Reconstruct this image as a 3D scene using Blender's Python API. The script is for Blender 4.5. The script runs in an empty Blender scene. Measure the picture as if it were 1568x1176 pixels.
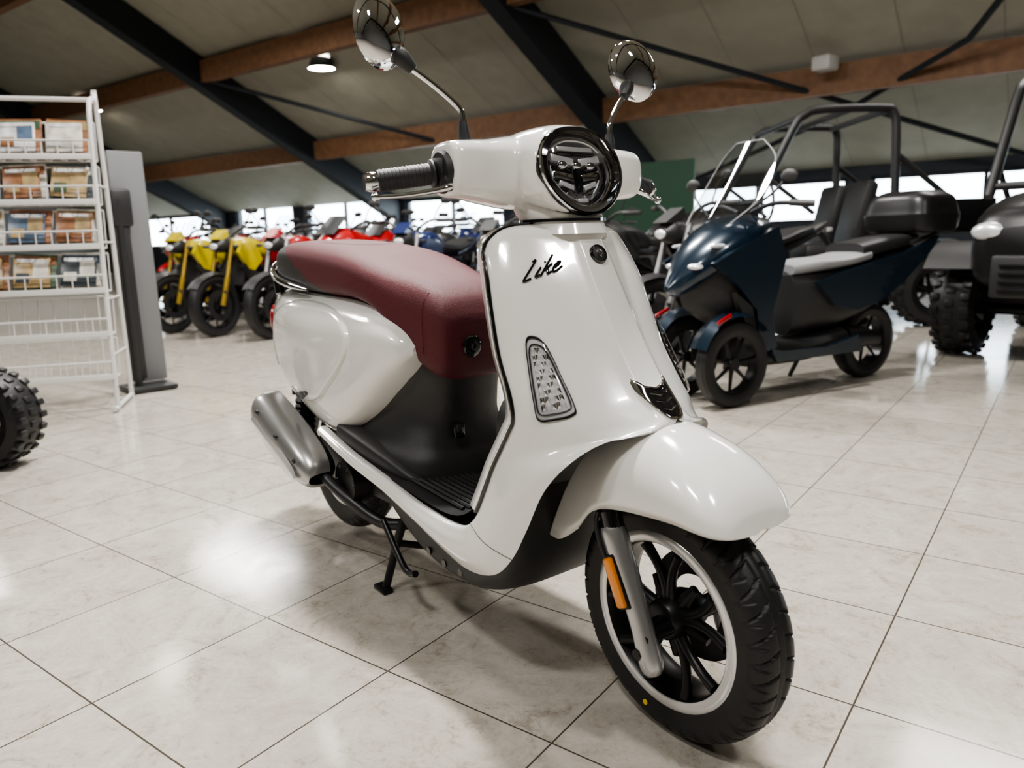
import bpy, bmesh, random
from math import *
from mathutils import Vector, Matrix
from mathutils.bvhtree import BVHTree
random.seed(4)
COL=bpy.context.scene.collection
# ------------------------------------------------------------------ materials
def mat(name,col,rough=.5,metal=0,coat=0,emit=None,es=0,bump=0,bscale=200,spec=.5):
    m=bpy.data.materials.new(name);m.use_nodes=True;nt=m.node_tree
    b=nt.nodes['Principled BSDF']
    b.inputs['Base Color'].default_value=(*col,1);b.inputs['Roughness'].default_value=rough
    b.inputs['Metallic'].default_value=metal;b.inputs['Coat Weight'].default_value=coat
    b.inputs['Coat Roughness'].default_value=.04
    b.inputs['Specular IOR Level'].default_value=spec
    if emit: b.inputs['Emission Color'].default_value=(*emit,1);b.inputs['Emission Strength'].default_value=es
    tc=nt.nodes.new('ShaderNodeTexCoord');nz=nt.nodes.new('ShaderNodeTexNoise');nz.inputs['Scale'].default_value=bscale
    nt.links.new(tc.outputs['Object'],nz.inputs['Vector'])
    if bump:
        bp=nt.nodes.new('ShaderNodeBump');bp.inputs['Strength'].default_value=bump;bp.inputs['Distance'].default_value=.002
        nt.links.new(nz.outputs['Fac'],bp.inputs['Height']);nt.links.new(bp.outputs['Normal'],b.inputs['Normal'])
    return m
def thin_glass(name,tint,lo=.05,hi=.8):
    m=bpy.data.materials.new(name);m.use_nodes=True;nt=m.node_tree;nt.nodes.clear()
    o=nt.nodes.new('ShaderNodeOutputMaterial');mx=nt.nodes.new('ShaderNodeMixShader');t=nt.nodes.new('ShaderNodeBsdfTransparent');g=nt.nodes.new('ShaderNodeBsdfGlossy');fr=nt.nodes.new('ShaderNodeLayerWeight')
    pw=nt.nodes.new('ShaderNodeMath');pw.operation='POWER';pw.inputs[1].default_value=3;mr=nt.nodes.new('ShaderNodeMapRange');mr.inputs['To Min'].default_value=lo;mr.inputs['To Max'].default_value=hi
    t.inputs[0].default_value=(*tint,1);g.inputs['Roughness'].default_value=.02
    nt.links.new(fr.outputs['Facing'],pw.inputs[0]);nt.links.new(pw.outputs[0],mr.inputs['Value'])
    nt.links.new(mr.outputs['Result'],mx.inputs[0]);nt.links.new(t.outputs[0],mx.inputs[1]);nt.links.new(g.outputs[0],mx.inputs[2]);nt.links.new(mx.outputs[0],o.inputs[0]);return m
M_white=mat('pearl_white_paint',(.85,.845,.82),.16,0,1.0)
M_seam=mat('panel_seam',(.18,.18,.17),.6)
M_black=mat('black_plastic',(.026,.026,.027),.42,bump=.25,bscale=900)
M_gloss=mat('gloss_black',(.008,.008,.009),.08,0,.6)
M_matte=mat('matte_black_metal',(.015,.015,.016),.35,.3)
M_rub=mat('tyre_rubber',(.014,.014,.015),.48,bump=.15,bscale=500)
M_seat=mat('maroon_leatherette',(.100,.016,.022),.47,bump=.6,bscale=700,spec=.35)
M_chrome=mat('chrome',(.82,.82,.84),.04,1)
M_silver=mat('silver_paint',(.50,.50,.51),.28,.75)
M_mach=mat('machined_alloy',(.80,.80,.81),.25,.6)
M_dark=mat('dark_engine_metal',(.06,.06,.062),.4,.7)
M_amber=mat('amber_reflector',(.80,.26,.02),.2,0,.5)
M_glass=thin_glass('clear_lens',(.95,.95,.96))
M_led=mat('led_reflector',(.85,.86,.88),.28,.5)
M_mirror=mat('mirror_glass',(.9,.9,.9),.01,1)
M_grey=mat('grey_panel',(.18,.185,.19),.5)
M_wwire=mat('white_powdercoat',(.60,.59,.57),.4)
M_navy=mat('navy_metallic',(.006,.019,.036),.25,.3,.8)
M_red=mat('red_paint',(.34,.006,.010),.3,0,.6)
M_yel=mat('yellow_paint',(.52,.42,.01),.3,0,.6)
M_lime=mat('gold_fork',(.34,.23,.035),.3,.5)
M_bwhite=mat('white_bike_paint',(.5,.5,.5),.3,0,.6)
M_bblue=mat('blue_paint',(.01,.02,.09),.3,0,.6)
M_green=mat('green_paint',(.03,.085,.05),.5)
M_lgrey=mat('light_grey_vinyl',(.28,.28,.29),.5)
M_tint=thin_glass('tinted_screen',(.75,.79,.83),.10,.8)
M_yl=mat('yellow_dot',(.8,.6,.02),.5)
# ------------------------------------------------------------------ geometry helpers
def cr(P,n,closed=False):
    P=[tuple(float(c) for c in p) for p in P];L=len(P);out=[]
    rng=range(L) if closed else range(L-1)
    for i in rng:
        if closed: a,b,c,d=P[i-1],P[i],P[(i+1)%L],P[(i+2)%L]
        else: a=P[max(i-1,0)];b=P[i];c=P[i+1];d=P[min(i+2,L-1)]
        for k in range(n):
            t=k/n
            out.append(tuple(.5*((2*b[j])+(-a[j]+c[j])*t+(2*a[j]-5*b[j]+4*c[j]-d[j])*t*t+(-a[j]+3*b[j]-3*c[j]+d[j])*t**3) for j in range(len(b))))
    if not closed: out.append(P[-1])
    return out
def sg(v,e): return copysign(abs(v)**e,v)
class MB:
    def __init__(s): s.v=[];s.f=[];s.m=[]
    def add(s,vf,mi=0,X=None):
        v,f=vf;o=len(s.v)
        if X is not None: v=[tuple(X@Vector(p)) for p in v]
        s.v+=[tuple(p) for p in v];s.f+=[tuple(i+o for i in q) for q in f];s.m+=[mi]*len(f);return s
    def build(s,name,mats,parent=None,angle=40,doubles=0,recalc=True):
        me=bpy.data.meshes.new(name);me.from_pydata(s.v,[],s.f)
        for m in mats: me.materials.append(m)
        me.polygons.foreach_set('material_index',s.m)
        bm=bmesh.new();bm.from_mesh(me)
        if doubles: bmesh.ops.remove_doubles(bm,verts=bm.verts,dist=doubles)
        if recalc: bmesh.ops.recalc_face_normals(bm,faces=bm.faces)
        bm.to_mesh(me);bm.free()
        me.polygons.foreach_set('use_smooth',[True]*len(me.polygons))
        me.set_sharp_from_angle(angle=radians(angle))
        o=bpy.data.objects.new(name,me);COL.objects.link(o)
        if parent: o.parent=parent
        return o
def one(name,vf,m,parent=None,**k): return MB().add(vf).build(name,[m],parent,**k)
def loft(R,caps=True,closed=True):
    n=len(R[0]);v=[p for r in R for p in r];f=[]
    for i in range(len(R)-1):
        for j in range(n if closed else n-1):
            k=(j+1)%n;f.append((i*n+j,i*n+k,(i+1)*n+k,(i+1)*n+j))
    if caps:
        for i in (0,len(R)-1):
            c=tuple(sum(p[d] for p in R[i])/n for d in range(3));v.append(c);ci=len(v)-1
            for j in range(n): f.append((ci,i*n+j,i*n+(j+1)%n))
    return v,f
def xbody(S,n=6,m=40):   # S: (x,w,ztop,zbot,e)
    R=[]
    for x,w,zt,zb,e in cr(S,n):
        cz=(zt+zb)/2;h=(zt-zb)/2
        R.append([(x,w*sg(cos(2*pi*j/m),e),cz+h*sg(sin(2*pi*j/m),e)) for j in range(m)])
    return loft(R)
def sec3(S,axis,n=6,m=32):  # S:(pos,c1,c2,r1,r2,e)
    R=[]
    for p,a,b,ra,rb,e in cr(S,n):
        r=[]
        for j in range(m):
            u=a+ra*sg(cos(2*pi*j/m),e);w=b+rb*sg(sin(2*pi*j/m),e)
            r.append({'x':(p,u,w),'y':(u,p,w),'z':(u,w,p)}[axis])
        R.append(r)
    return loft(R)
def tube(P,r,m=12,n=6,sm=True,flat=1.0):
    P=[Vector(p) for p in P]
    rs=r if isinstance(r,(list,tuple)) else [r]*len(P)
    Q=[tuple(p)+(q,) for p,q in zip(P,rs)]
    if sm and len(P)>2: Q=cr(Q,n)
    P=[Vector(q[:3]) for q in Q];rs=[q[3] for q in Q]
    R=[];nv=None
    for i,p in enumerate(P):
        t=(P[min(i+1,len(P)-1)]-P[max(i-1,0)]).normalized()
        if nv is None:
            nv=t.orthogonal().normalized() if abs(t.z)>.9 else t.cross(Vector((0,0,1))).normalized()
        nv=(nv-t*nv.dot(t)).normalized();b=t.cross(nv)
        R.append([tuple(p+(nv*cos(2*pi*j/m)+b*sin(2*pi*j/m)*flat)*rs[i]) for j in range(m)])
    return loft(R)
def revolve(prof,c,n=64,axis='y'):   # prof: (axial, radius)
    R=[]
    for i in range(n):
        t=2*pi*i/n;r=[]
        for a,rad in prof:
            r.append((c[0]+rad*cos(t),c[1]+a,c[2]+rad*sin(t)) if axis=='y' else ((c[0]+a,c[1]+rad*cos(t),c[2]+rad*sin(t)) if axis=='x' else (c[0]+rad*cos(t),c[1]+rad*sin(t),c[2]+a)))
        R.append(r)
    R.append(R[0]);return loft(R,caps=False,closed=False)
def rbox(c,s,b=.01,rot=None):
    bm=bmesh.new();bmesh.ops.create_cube(bm,size=1)
    bmesh.ops.scale(bm,vec=s,verts=bm.verts)
    if b: bmesh.ops.bevel(bm,geom=bm.edges[:],offset=b,segments=2,affect='EDGES',profile=.5)
    X=Matrix.Translation(c)@(rot if rot else Matrix())
    v=[tuple(X@x.co) for x in bm.verts];f=[tuple(q.index for q in p.verts) for p in bm.faces];bm.free();return v,f
def mir(vf): return [(x,-y,z) for x,y,z in vf[0]],[tuple(reversed(f)) for f in vf[1]]
def ellips(c,r,n=20,m=32,X=None):
    R=[]
    for i in range(1,n):
        t=pi*i/n;R.append([(c[0]+r[0]*cos(t),c[1]+r[1]*sin(t)*cos(2*pi*j/m),c[2]+r[2]*sin(t)*sin(2*pi*j/m)) for j in range(m)])
    return loft(R)
def empty(name,loc=(0,0,0),rz=0):
    e=bpy.data.objects.new(name,None);COL.objects.link(e);e.location=loc;e.rotation_euler=(0,0,rz);e.empty_display_size=.1;return e
def bvh(o):
    bpy.context.view_layer.update();return BVHTree.FromObject(o,bpy.context.evaluated_depsgraph_get())
def cast(B,p,D,off):
    D=Vector(D).normalized();p=Vector(p)
    h=B.ray_cast(p-D*.25,D)
    q=h[0] if h[0] is not None else p
    return tuple(q-D*off)
def decal(outl,D,B,rings,n=6,smooth=True):
    O=cr(outl,n,closed=True) if smooth else outl
    c=Vector([sum(p[i] for p in O)/len(O) for i in range(3)])
    R=[[cast(B,c+(Vector(p)-c)*s,D,o) for p in O] for s,o in rings]
    v,f=loft(R,caps=False);v.append(cast(B,c,D,rings[-1][1]));k=len(v)-1;L=len(O);b=(len(R)-1)*L
    f+=[(k,b+j,b+(j+1)%L) for j in range(L)]
    return v,f
# ================================================================== SCOOTER
SC=empty('motor_scooter')
ST_=empty('steering_assembly');ST_.parent=SC
_ax=Vector((-.416,0,.909));_pv=Vector((1.20,0,.47))
ST_.matrix_basis=Matrix.Translation(_pv)@Matrix.Rotation(radians(-3.2),4,_ax)@Matrix.Translation(-_pv)
# ---- apron (leg shield + skirt)
U=[(.884,1.015,.995,.075),(.880,1.040,.988,.115),(.868,1.062,.984,.145),(.843,1.081,.983,.166),(.79,1.110,1.010,.180),(.73,1.144,1.028,.186),(.66,1.186,1.050,.190),(.60,1.230,1.082,.194),(.560,1.274,1.09,.195)]
L=[((1.268,-.06,.545),(1.078,-.197,.535)),((1.232,-.122,.535),(1.055,-.198,.50)),((1.203,-.172,.505),(1.03,-.2,.46)),((1.158,-.192,.45),(1.003,-.2,.412)),
((1.115,-.197,.37),(.975,-.2,.365)),((1.075,-.2,.305),(.95,-.2,.337)),((1.02,-.2,.257),(.922,-.2,.322)),((.94,-.2,.238),(.88,-.2,.316)),((.85,-.2,.25),(.825,-.2,.317)),
((.74,-.2,.280),(.735,-.2,.325)),((.62,-.2,.31),(.62,-.2,.345)),((.45,-.2,.338),(.45,-.2,.37)),((.27,-.19,.375),(.27,-.19,.40))]
fx=[0,.022,.10,.29,.51,.78,1.0];fy=[0,.16,.23,.5,.76,.93,1.0];fl=[i/6 for i in range(7)]
rows=[];edge=[]
for z,xc,xe,w in U:
    rows.append([(xc+(xe-xc)*a,-w*b,z) for a,b in zip(fx,fy)]);edge.append((xe,-w,z))
for i,(s,e) in enumerate(L):
    k=max(0,1-(i+1)/4.5);r=[]
    for a,b,l in zip(fx,fy,fl):
        A=a*k+l*(1-k);Bf=b*k+l*(1-k)
        r.append((s[0]+(e[0]-s[0])*A,s[1]+(e[1]-s[1])*Bf-.014*(1-k)*sin(pi*l),s[2]+(e[2]-s[2])*l))
    rows.append(r);edge.append(e)
for i,r in enumerate(rows):
    e=r[-1]
    if i<len(U)+3: r.append((e[0]-.008,e[1]+.003,e[2]))
    else: r.append((e[0]-.004,e[1]+.014,e[2]-.002))
rows2=[cr(r,4) for r in rows]
cols=[cr([r[j] for r in rows2],5) for j in range(len(rows2[0]))]
g=loft(cols,caps=False,closed=False)
g=([(x,0 if abs(y)<1e-4 else y,z) for x,y,z in g[0]],g[1])
apron=MB().add(g).add(mir(g)).build('front_apron',[M_white],SC,doubles=.0004,angle=50)
BA=bvh(apron)
P=[(p[0],p[1]+.0002,p[2]) for p in rows2[14][:-4]]
s_=tube(P,.0011,m=6,sm=False);MB().add(s_).add(mir(s_)).build('apron_seam',[M_seam],SC)
ed=[(e[0],e[1],e[2]) for e in edge[:14]]
top=[(.99,-.0,.886),(.992,-.05,.885)]
path=cr(top+ed,5)
def inset(p,dx,s): return (p[0]-dx,p[1]*s,p[2])
sh=loft([[p for p in path],[inset(p,.02,.985) for p in path],[inset(p,.045,.93) for p in path],[inset(p,.058,.84) for p in path]],caps=False,closed=False)
MB().add(sh).add(mir(sh)).build('inner_shell',[M_white],SC,doubles=.0004,angle=60)
tr=tube([(p[0]-.004,p[1]-.002,p[2]) for p in path[5:]],.0035,m=8,sm=False)
MB().add(tr).add(mir(tr)).build('apron_edge_trim',[M_gloss],SC)
tr=tube([(p[0]-.010,p[1]-.0015,p[2]) for p in path[5:-6]],.0022,m=8,sm=False)
MB().add(tr).add(mir(tr)).build('apron_chrome_line',[M_chrome],SC)
R=[]
for p in path[::3]:
    q=inset(p,.056,.86);R.append([(q[0]-.02*cos(t*pi/2),q[1]*t,q[2]) for t in [i/8 for i in range(-8,9)]])
one('rider_side_panel',loft(R,caps=False,closed=False),M_black,SC)
R=[]
for x,z,w in cr([(1.02,.56,.16),(.985,.46,.17),(.955,.385,.18),(.92,.345,.188),(.86,.327,.19),(.75,.33,.19),(.6,.345,.19),(.45,.365,.19),(.3,.385,.185)],5):
    R.append([(x,w*t,z) for t in [i/10 for i in range(-10,11)]])
one('floorboard',loft(R,caps=False,closed=False),M_black,SC)
mb=MB()
def fz(x):
    return .327 if .78<x<.92 else (.327+(.78-x)*.095 if x<=.78 else .327+(x-.92)*1.0)
for k in range(10):   # nested anti-slip ribs
    y=.025+.0145*k;x1=.70-.012*k;x0=.915-.006*k
    P=[(x0,-y,fz(x0)+.003),(x1,-y,fz(x1)+.003),(x1-.03,-max(0,y-.03),fz(x1-.03)+.003)]
    r=tube(P,.0042,m=6,sm=False);mb.add(r).add(mir(r))
mb.build('floor_mat_ribs',[M_black],SC)
one('floor_step',xbody([(.34,.182,.425,.36,.4),(.44,.184,.412,.35,.4),(.54,.182,.395,.34,.4),(.61,.175,.378,.33,.4),(.65,.165,.36,.325,.4),(.675,.15,.345,.32,.4)]),M_black,SC)
one('underseat_cowl',sec3([(.33,.48,0,.225,.17,.5),(.375,.475,0,.220,.165,.5),(.41,.47,0,.210,.145,.5),(.46,.46,0,.218,.122,.55),(.52,.46,0,.232,.116,.6),(.60,.46,0,.24,.118,.6),(.68,.45,0,.2,.11,.6)],'z'),M_black,SC)
one('charging_cover',rbox((.688,-.045,.44),(.012,.028,.035),.004),M_gloss,SC)
# belly
mb=MB();mb.add(xbody([(.30,.10,.36,.30,.6),(.45,.13,.34,.24,.6),(.62,.155,.33,.175,.6),(.75,.168,.31,.150,.6),(.88,.172,.30,.150,.6),(.98,.172,.33,.185,.6),(1.03,.165,.40,.235,.6),(1.05,.15,.48,.30,.6),(1.06,.12,.50,.36,.6)]))
mb.add(xbody([(1.00,.17,.60,.36,.5),(1.05,.165,.58,.40,.5),(1.08,.14,.56,.45,.5),(1.11,.10,.55,.48,.5)]))
mb.build('belly_cover',[M_black],SC)
mb=MB()
for x,z in ((.74,.165),(.80,.157),(.86,.157)):
    v=revolve([(-.003,0),(-.003,.008),(.002,.008)],(x,-.168,z+.04),16);mb.add(v).add(mir(v))
mb.build('belly_screws',[M_gloss],SC)
# rear body
body=one('rear_body',xbody([(-.25,.045,.675,.615,.8),(-.235,.08,.705,.585,.75),(-.18,.125,.732,.525,.68),(-.09,.160,.742,.468,.62),(0,.180,.744,.428,.6),(.12,.193,.742,.385,.58),(.22,.198,.740,.358,.58),(.31,.198,.738,.355,.58),(.38,.194,.734,.385,.58),(.45,.189,.728,.435,.6),(.52,.182,.718,.490,.62),(.58,.172,.70,.535,.66),(.625,.156,.675,.570,.72),(.65,.13,.65,.60,.8)],n=8,m=96),M_white,SC)
BB=bvh(body)
ol=[(-.065,-.18,.60),(-.03,-.18,.675),(.08,-.18,.710),(.23,-.18,.712),(.35,-.18,.698),(.435,-.18,.665),(.45,-.18,.62),(.41,-.18,.57),(.34,-.18,.515),(.285,-.18,.478),(.20,-.18,.458),(.08,-.18,.472),(-.03,-.18,.515)]
d=decal(ol,(0,1,0),BB,[(1.015,-.002),(1.0,.005),(.985,.008),(.93,.0085),(.8,.0085),(.6,.0085),(.4,.0085),(.2,.0085)])
MB().add(d).add(mir(d)).build('side_panel_relief',[M_white],SC,angle=70)
d=decal([(.13,-.18,.468),(.22,-.18,.488),(.235,-.18,.480),(.18,-.18,.458),(.12,-.18,.450)],(0,1,0),BB,[(1.0,.0),(.9,.0105),(.5,.0105)])
MB().add(d).add(mir(d)).build('panel_notch',[M_gloss],SC)
# seat
seatv,seatf=xbody([(-.165,.06,.825,.775,.7),(-.15,.105,.852,.75,.62),(-.09,.135,.866,.735,.58),(.01,.150,.870,.728,.56),(.13,.156,.865,.725,.56),(.27,.158,.853,.722,.56),(.38,.157,.836,.720,.56),(.48,.150,.812,.70,.56),(.55,.142,.795,.655,.56),(.61,.132,.783,.60,.54),(.665,.122,.768,.568,.5),(.708,.112,.742,.560,.48),(.73,.098,.71,.575,.6),(.738,.07,.69,.60,.8)],n=8,m=96)
mb=MB();mb.add((seatv,seatf))
for i,f in enumerate(seatf):
    c=[sum(seatv[k][d] for k in f)/len(f) for d in range(3)]
    if c[2]<.853-.42*(c[0]+.03) and c[0]<.29: mb.m[i]=1
    elif c[2]<.728 and c[0]<.3: mb.m[i]=1
seat=mb.build('saddle',[M_seat,M_black],SC)
BS=bvh(seat)
P=[cast(BS,(.13+.14*cos(2*pi*i/40),.085*sin(2*pi*i/40),.9),(0,0,-1),-.001) for i in range(40)];P.append(P[0])
one('seat_seam',tube(P,.0018,m=6,sm=False),M_seat,SC)
P=[cast(BS,(.675,-.16,z),(0,1,0),-.0008) for z in (.58,.62,.66,.70,.73,.75)]
s1=tube(P,.0018,m=6);MB().add(s1).add(mir(s1)).build('seat_front_seam',[M_seat],SC)
q=cast(BS,(.9,-.035,.635),(-1,0,0),0)
mb=MB();mb.add(revolve([(-.01,0.0),(.006,.0),(.007,.014),(.006,.020),(.002,.024),(-.01,.025)],q,32,'x'));mb.build('seat_lock',[M_gloss],SC)
one('grab_rail',tube([(.16,-.155,.742),(.05,-.158,.752),(-.06,-.152,.768),(-.15,-.125,.79),(-.215,-.07,.81),(-.235,0,.815),(-.215,.07,.81),(-.15,.125,.79),(-.06,.152,.768),(.05,.158,.752),(.16,.155,.742)],[.004]+[.0095]*9+[.004]),M_chrome,SC)
mb=MB();mb.add(tube([(-.12,-.12,.72),(-.14,-.12,.785)],.014)).add(tube([(-.12,.12,.72),(-.14,.12,.785)],.014)).add(rbox((-.19,0,.765),(.05,.12,.05),.015))
mb.build('grab_rail_mounts',[M_gloss],SC)
d=decal([(-.20,-.12,.665),(-.17,-.12,.685),(-.15,-.12,.65),(-.17,-.12,.60),(-.20,-.12,.62)],(.3,1,0),BB,[(1.0,.0),(.95,.006),(.5,.01)])
MB().add(d).add(mir(d)).build('tail_lamp',[M_red],SC)
# ---- fender
ST=[(1.150,.530,1.055,.318,.100),(1.180,.543,1.092,.322,.104),(1.21,.551,1.140,.355,.106),(1.25,.553,1.185,.402,.107),(1.295,.549,1.25,.424,.107),(1.35,.530,1.355,.434,.104),(1.390,.504,1.405,.431,.099),(1.418,.478,1.428,.427,.090),(1.436,.452,1.443,.424,.072),(1.444,.433,1.448,.421,.046),(1.448,.422,1.450,.419,.012)]
R=[]
for cx,cz,sx,sz,w in cr(ST,7):
    r=[]
    for i in range(-16,17):
        t=i/16*pi/2;dr=1-abs(cos(t))**.85;r.append((cx+(sx-cx)*dr,w*sg(sin(t),.85),cz+(sz-cz)*dr))
    R.append(r)
fen=one('front_fender',loft(R,caps=False,closed=False),M_white,ST_)
md=fen.modifiers.new('s','SOLIDIFY');md.thickness=.005;md.offset=0
R=[]
for cx,cz,sx,sz,w in cr(ST[1:8],5):
    R.append([(cx+(sx-cx)*(1-abs(cos(i/8*pi/2))**.85)*.8,(w-.012)*sg(sin(i/8*pi/2),.85),cz-.015+(sz-cz)*(1-abs(cos(i/8*pi/2))**.85)*.8) for i in range(-8,9)])
one('fender_liner',loft(R,caps=False,closed=False),M_black,ST_)
# ---- wheels
def tyre(c,Ro,Ri,hw,ng=888,mp=44):
    R=[];prof=[]
    for j in range(mp+1):
        a=-2.25+4.5*j/mp
        y=hw*sg(sin(a),.8) if abs(a)<pi/2 else copysign(hw*(1-.12*(abs(a)-pi/2)/.68),a)
        ca=cos(a);mid=Ri+(Ro-Ri)*.48
        r=mid+(Ro-mid)*sg(ca,.9) if ca>0 else mid+(mid-Ri)*1.0*(ca/ .628)
        prof.append((y,r))
    for i in range(ng):
        t=2*pi*i/ng;r=[]
        for y,rad in prof:
            d=0
            if rad>Ri+(Ro-Ri)*.55:
                s=(i*37/ng+abs(y)*18+(.5 if y>0 else 0))%1
                if s<.14 and abs(y)>.012: d=.0045
                s2=(i*37/ng-abs(y)*9+.3)%1
                if s2<.11 and abs(y)>.030: d=.003
            if abs(abs(y)-.009)<.0026 : d=.004
            r.append((c[0]+(rad-d)*cos(t),c[1]+y,c[2]+(rad-d)*sin(t)))
        R.append(r)
    R.append(R[0]);return loft(R,caps=False,closed=False)
def wheel(name,c,par,Ro=.216,hw=.045,disc=True):
    E=bpy.data.objects.new(name,None);COL.objects.link(E);E.parent=par
    one(name+'_tyre',tyre(c,Ro,.150,hw),M_rub,E,doubles=.00001,angle=60)
    mb=MB()
    a=[(-.041,.138),(-.043,.141),(-.043,.155),(-.041,.1575),(-.034,.157)]
    mb.add(revolve(a,c,96),0);mb.add(revolve([(-y,r) for y,r in a],c,96),0)
    mb.add(revolve([(-.041,.138),(-.036,.135),(-.02,.130),(.02,.130),(.036,.135),(.041,.138)],c,96),1)
    mb.add(revolve([(-.045,.0),(-.045,.028),(-.04,.034),(-.012,.040),(.02,.040),(.045,.03),(.045,0)],c,48),1)
    for k in range(5):
        for s in (-1,1):
            t=2*pi*k/5+.35;P=[]
            for rr,off,yy in ((.03,.10*s,-.018),(.065,.12*s,-.022),(.10,.20*s,-.027),(.134,.30*s,-.033)):
                P.append((c[0]+rr*cos(t+off),c[1]+yy,c[2]+rr*sin(t+off)))
            mb.add(tube(P,[.011,.009,.0085,.010],m=10,n=4),1)
        t=2*pi*k/5+.35+pi/5   # inner webs
        mb.add(tube([(c[0]+.03*cos(t),c[1]-.01,c[2]+.03*sin(t)),(c[0]+.075*cos(t),c[1]-.005,c[2]+.075*sin(t))],[.014,.008],m=8,sm=False),1)
    if disc:
        mb.add(revolve([(.046,.055),(.046,.100),(.050,.100),(.050,.055),(.046,.055)],c,64),2)
    mb.build(name+'_rim',[M_mach,M_matte,M_dark],E)
    return E
FW=(1.280,0,.216)
wheel('front_wheel',FW,ST_)
wheel('rear_wheel',(.03,0,.240),SC,Ro=.222,hw=.050,disc=False)
one('tyre_paint_dot',revolve([(-.001,0),(-.001,.005),(.001,.005)],(FW[0]-.035,-.0465,.045),16),M_yl,ST_)
# ---- fork
mb=MB()
for s in (-1,1):
    y=.094*s
    mb.add(tube([(1.205,y,.435),(1.218,y,.40)],.014,sm=False),1)
    mb.add(tube([(1.214,y,.41),(1.228,y,.372)],.019,m=20,sm=False),2)
    mb.add(tube([(1.220,y,.385),(1.227,y,.37),(1.250,y,.32),(1.286,y,.235),(1.309,y,.170),(1.315,y,.153)],[.020,.0225,.021,.019,.020,.012],m=24),0)
    mb.add(tube([(1.300,y+.012*s,.213),(1.300,-y*.1,.213)],.012,sm=False),1)
    mb.add(tube([(1.296,y,.188),(1.296,y+.022*s,.188)],.010,m=6,sm=False),1)
mb.add(tube([(1.280,-.09,.216),(1.280,.09,.216)],.011,sm=False),1)
mb.add(rbox((1.24,.080,.30),(.05,.03,.08),.01),2)
mb.build('front_fork',[M_silver,M_matte,M_gloss],ST_)
mb=MB();rt=Matrix.Rotation(radians(-25),4,'Y')
for s in (-1,1):
    mb.add(rbox((1.252,.119*s,.300),(.022,.010,.085),.0045,rt),0)
    mb.add(rbox((1.252,.114*s,.300),(.027,.006,.093),.003,rt),1)
mb.build('fork_reflector',[M_amber,M_matte],ST_)
one('brake_hose',tube([(1.195,-.088,.42),(1.200,-.112,.39),(1.222,-.115,.34),(1.235,-.09,.29)],.004),M_black,ST_)
# ---- turn indicators
D=(-.74,.66,-.1)
o1=[(1.092,-.17,.690),(1.115,-.17,.698),(1.142,-.17,.686),(1.175,-.17,.645),(1.212,-.17,.592),(1.205,-.17,.578),(1.165,-.17,.568),(1.122,-.17,.563),(1.110,-.17,.590),(1.098,-.17,.64)]
o1c=Vector([sum(p[i] for p in o1)/len(o1) for i in range(3)])
d=decal(o1,D,BA,[(1.05,-.002),(1.02,.003),(.98,.003),(.95,-.001)],n=5)
MB().add(d).add(mir(d)).build('indicator_frame',[M_gloss],SC)
d=decal(o1,D,BA,[(.96,.0005),(.6,.0015),(.2,.002)],n=5)
MB().add(d).add(mir(d)).build('indicator_reflector',[M_led],SC,angle=20)
mb=MB()
for s in (.84,):
    O=cr(o1,5,closed=True);P=[cast(BA,o1c+(Vector(p)-o1c)*s,D,.0025) for p in O];P.append(P[0])
    r=tube(P,.0014,m=6,sm=False);mb.add(r,1).add(mir(r),1)
def ip(t,u,off):
    a=Vector((1.098,-.17,.686)).lerp(Vector((1.126,-.17,.570)),t);b=Vector((1.138,-.17,.688)).lerp(Vector((1.204,-.17,.586)),t)
    return cast(BA,a.lerp(b,u),D,off)
nr=9;nc=5
for i in range(nr):      # faceted reflector pyramids
    for j in range(nc):
        t0=.05+.90*i/nr;t1=.05+.90*(i+1)/nr;u0=.08+.84*j/nc;u1=.08+.84*(j+1)/nc
        pv=([ip(t0,u0,.001),ip(t0,u1,.001),ip(t1,u1,.001),ip(t1,u0,.001),ip((t0+t1)/2,(u0+u1)/2,.0055)],[(0,1,4),(1,2,4),(2,3,4),(3,0,4)])
        mi_=2 if (i+j)%3 else 0
        mb.add(pv,mi_).add(mir(pv),mi_)
mb.build('indicator_facets',[M_led,M_dark,M_chrome],SC,angle=5)
d=decal(o1,D,BA,[(1.0,.001),(.97,.006),(.8,.009),(.5,.0105),(.2,.011)],n=5)
MB().add(d).add(mir(d)).build('indicator_lens',[M_glass],SC)
# ---- nose grille
D2=(-1,0,.05)
o2=[(1.3,-.036,.617),(1.3,-.020,.607),(1.3,0,.603),(1.3,.020,.607),(1.3,.036,.617),(1.3,.038,.600),(1.3,.030,.580),(1.3,.017,.564),(1.3,0,.560),(1.3,-.017,.564),(1.3,-.030,.580),(1.3,-.038,.600)]
one('nose_grille_frame',decal(o2,D2,BA,[(1.04,-.002),(1.02,.004),(.94,.005),(.88,.002)],n=4),M_chrome,SC)
one('nose_grille',decal(o2,D2,BA,[(.93,.002),(.7,.005),(.3,.006)],n=4),M_gloss,SC)
mb=MB()
for k in range(4):
    z=.603-.010*k;w=.026-.004*k
    mb.add(tube([cast(BA,(1.3,y,z-abs(y)*-.2),D2,.006) for y in (-w,-w/2,0,w/2,w)],.0015,m=6))
mb.build('nose_grille_bars',[M_chrome],SC)
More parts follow.
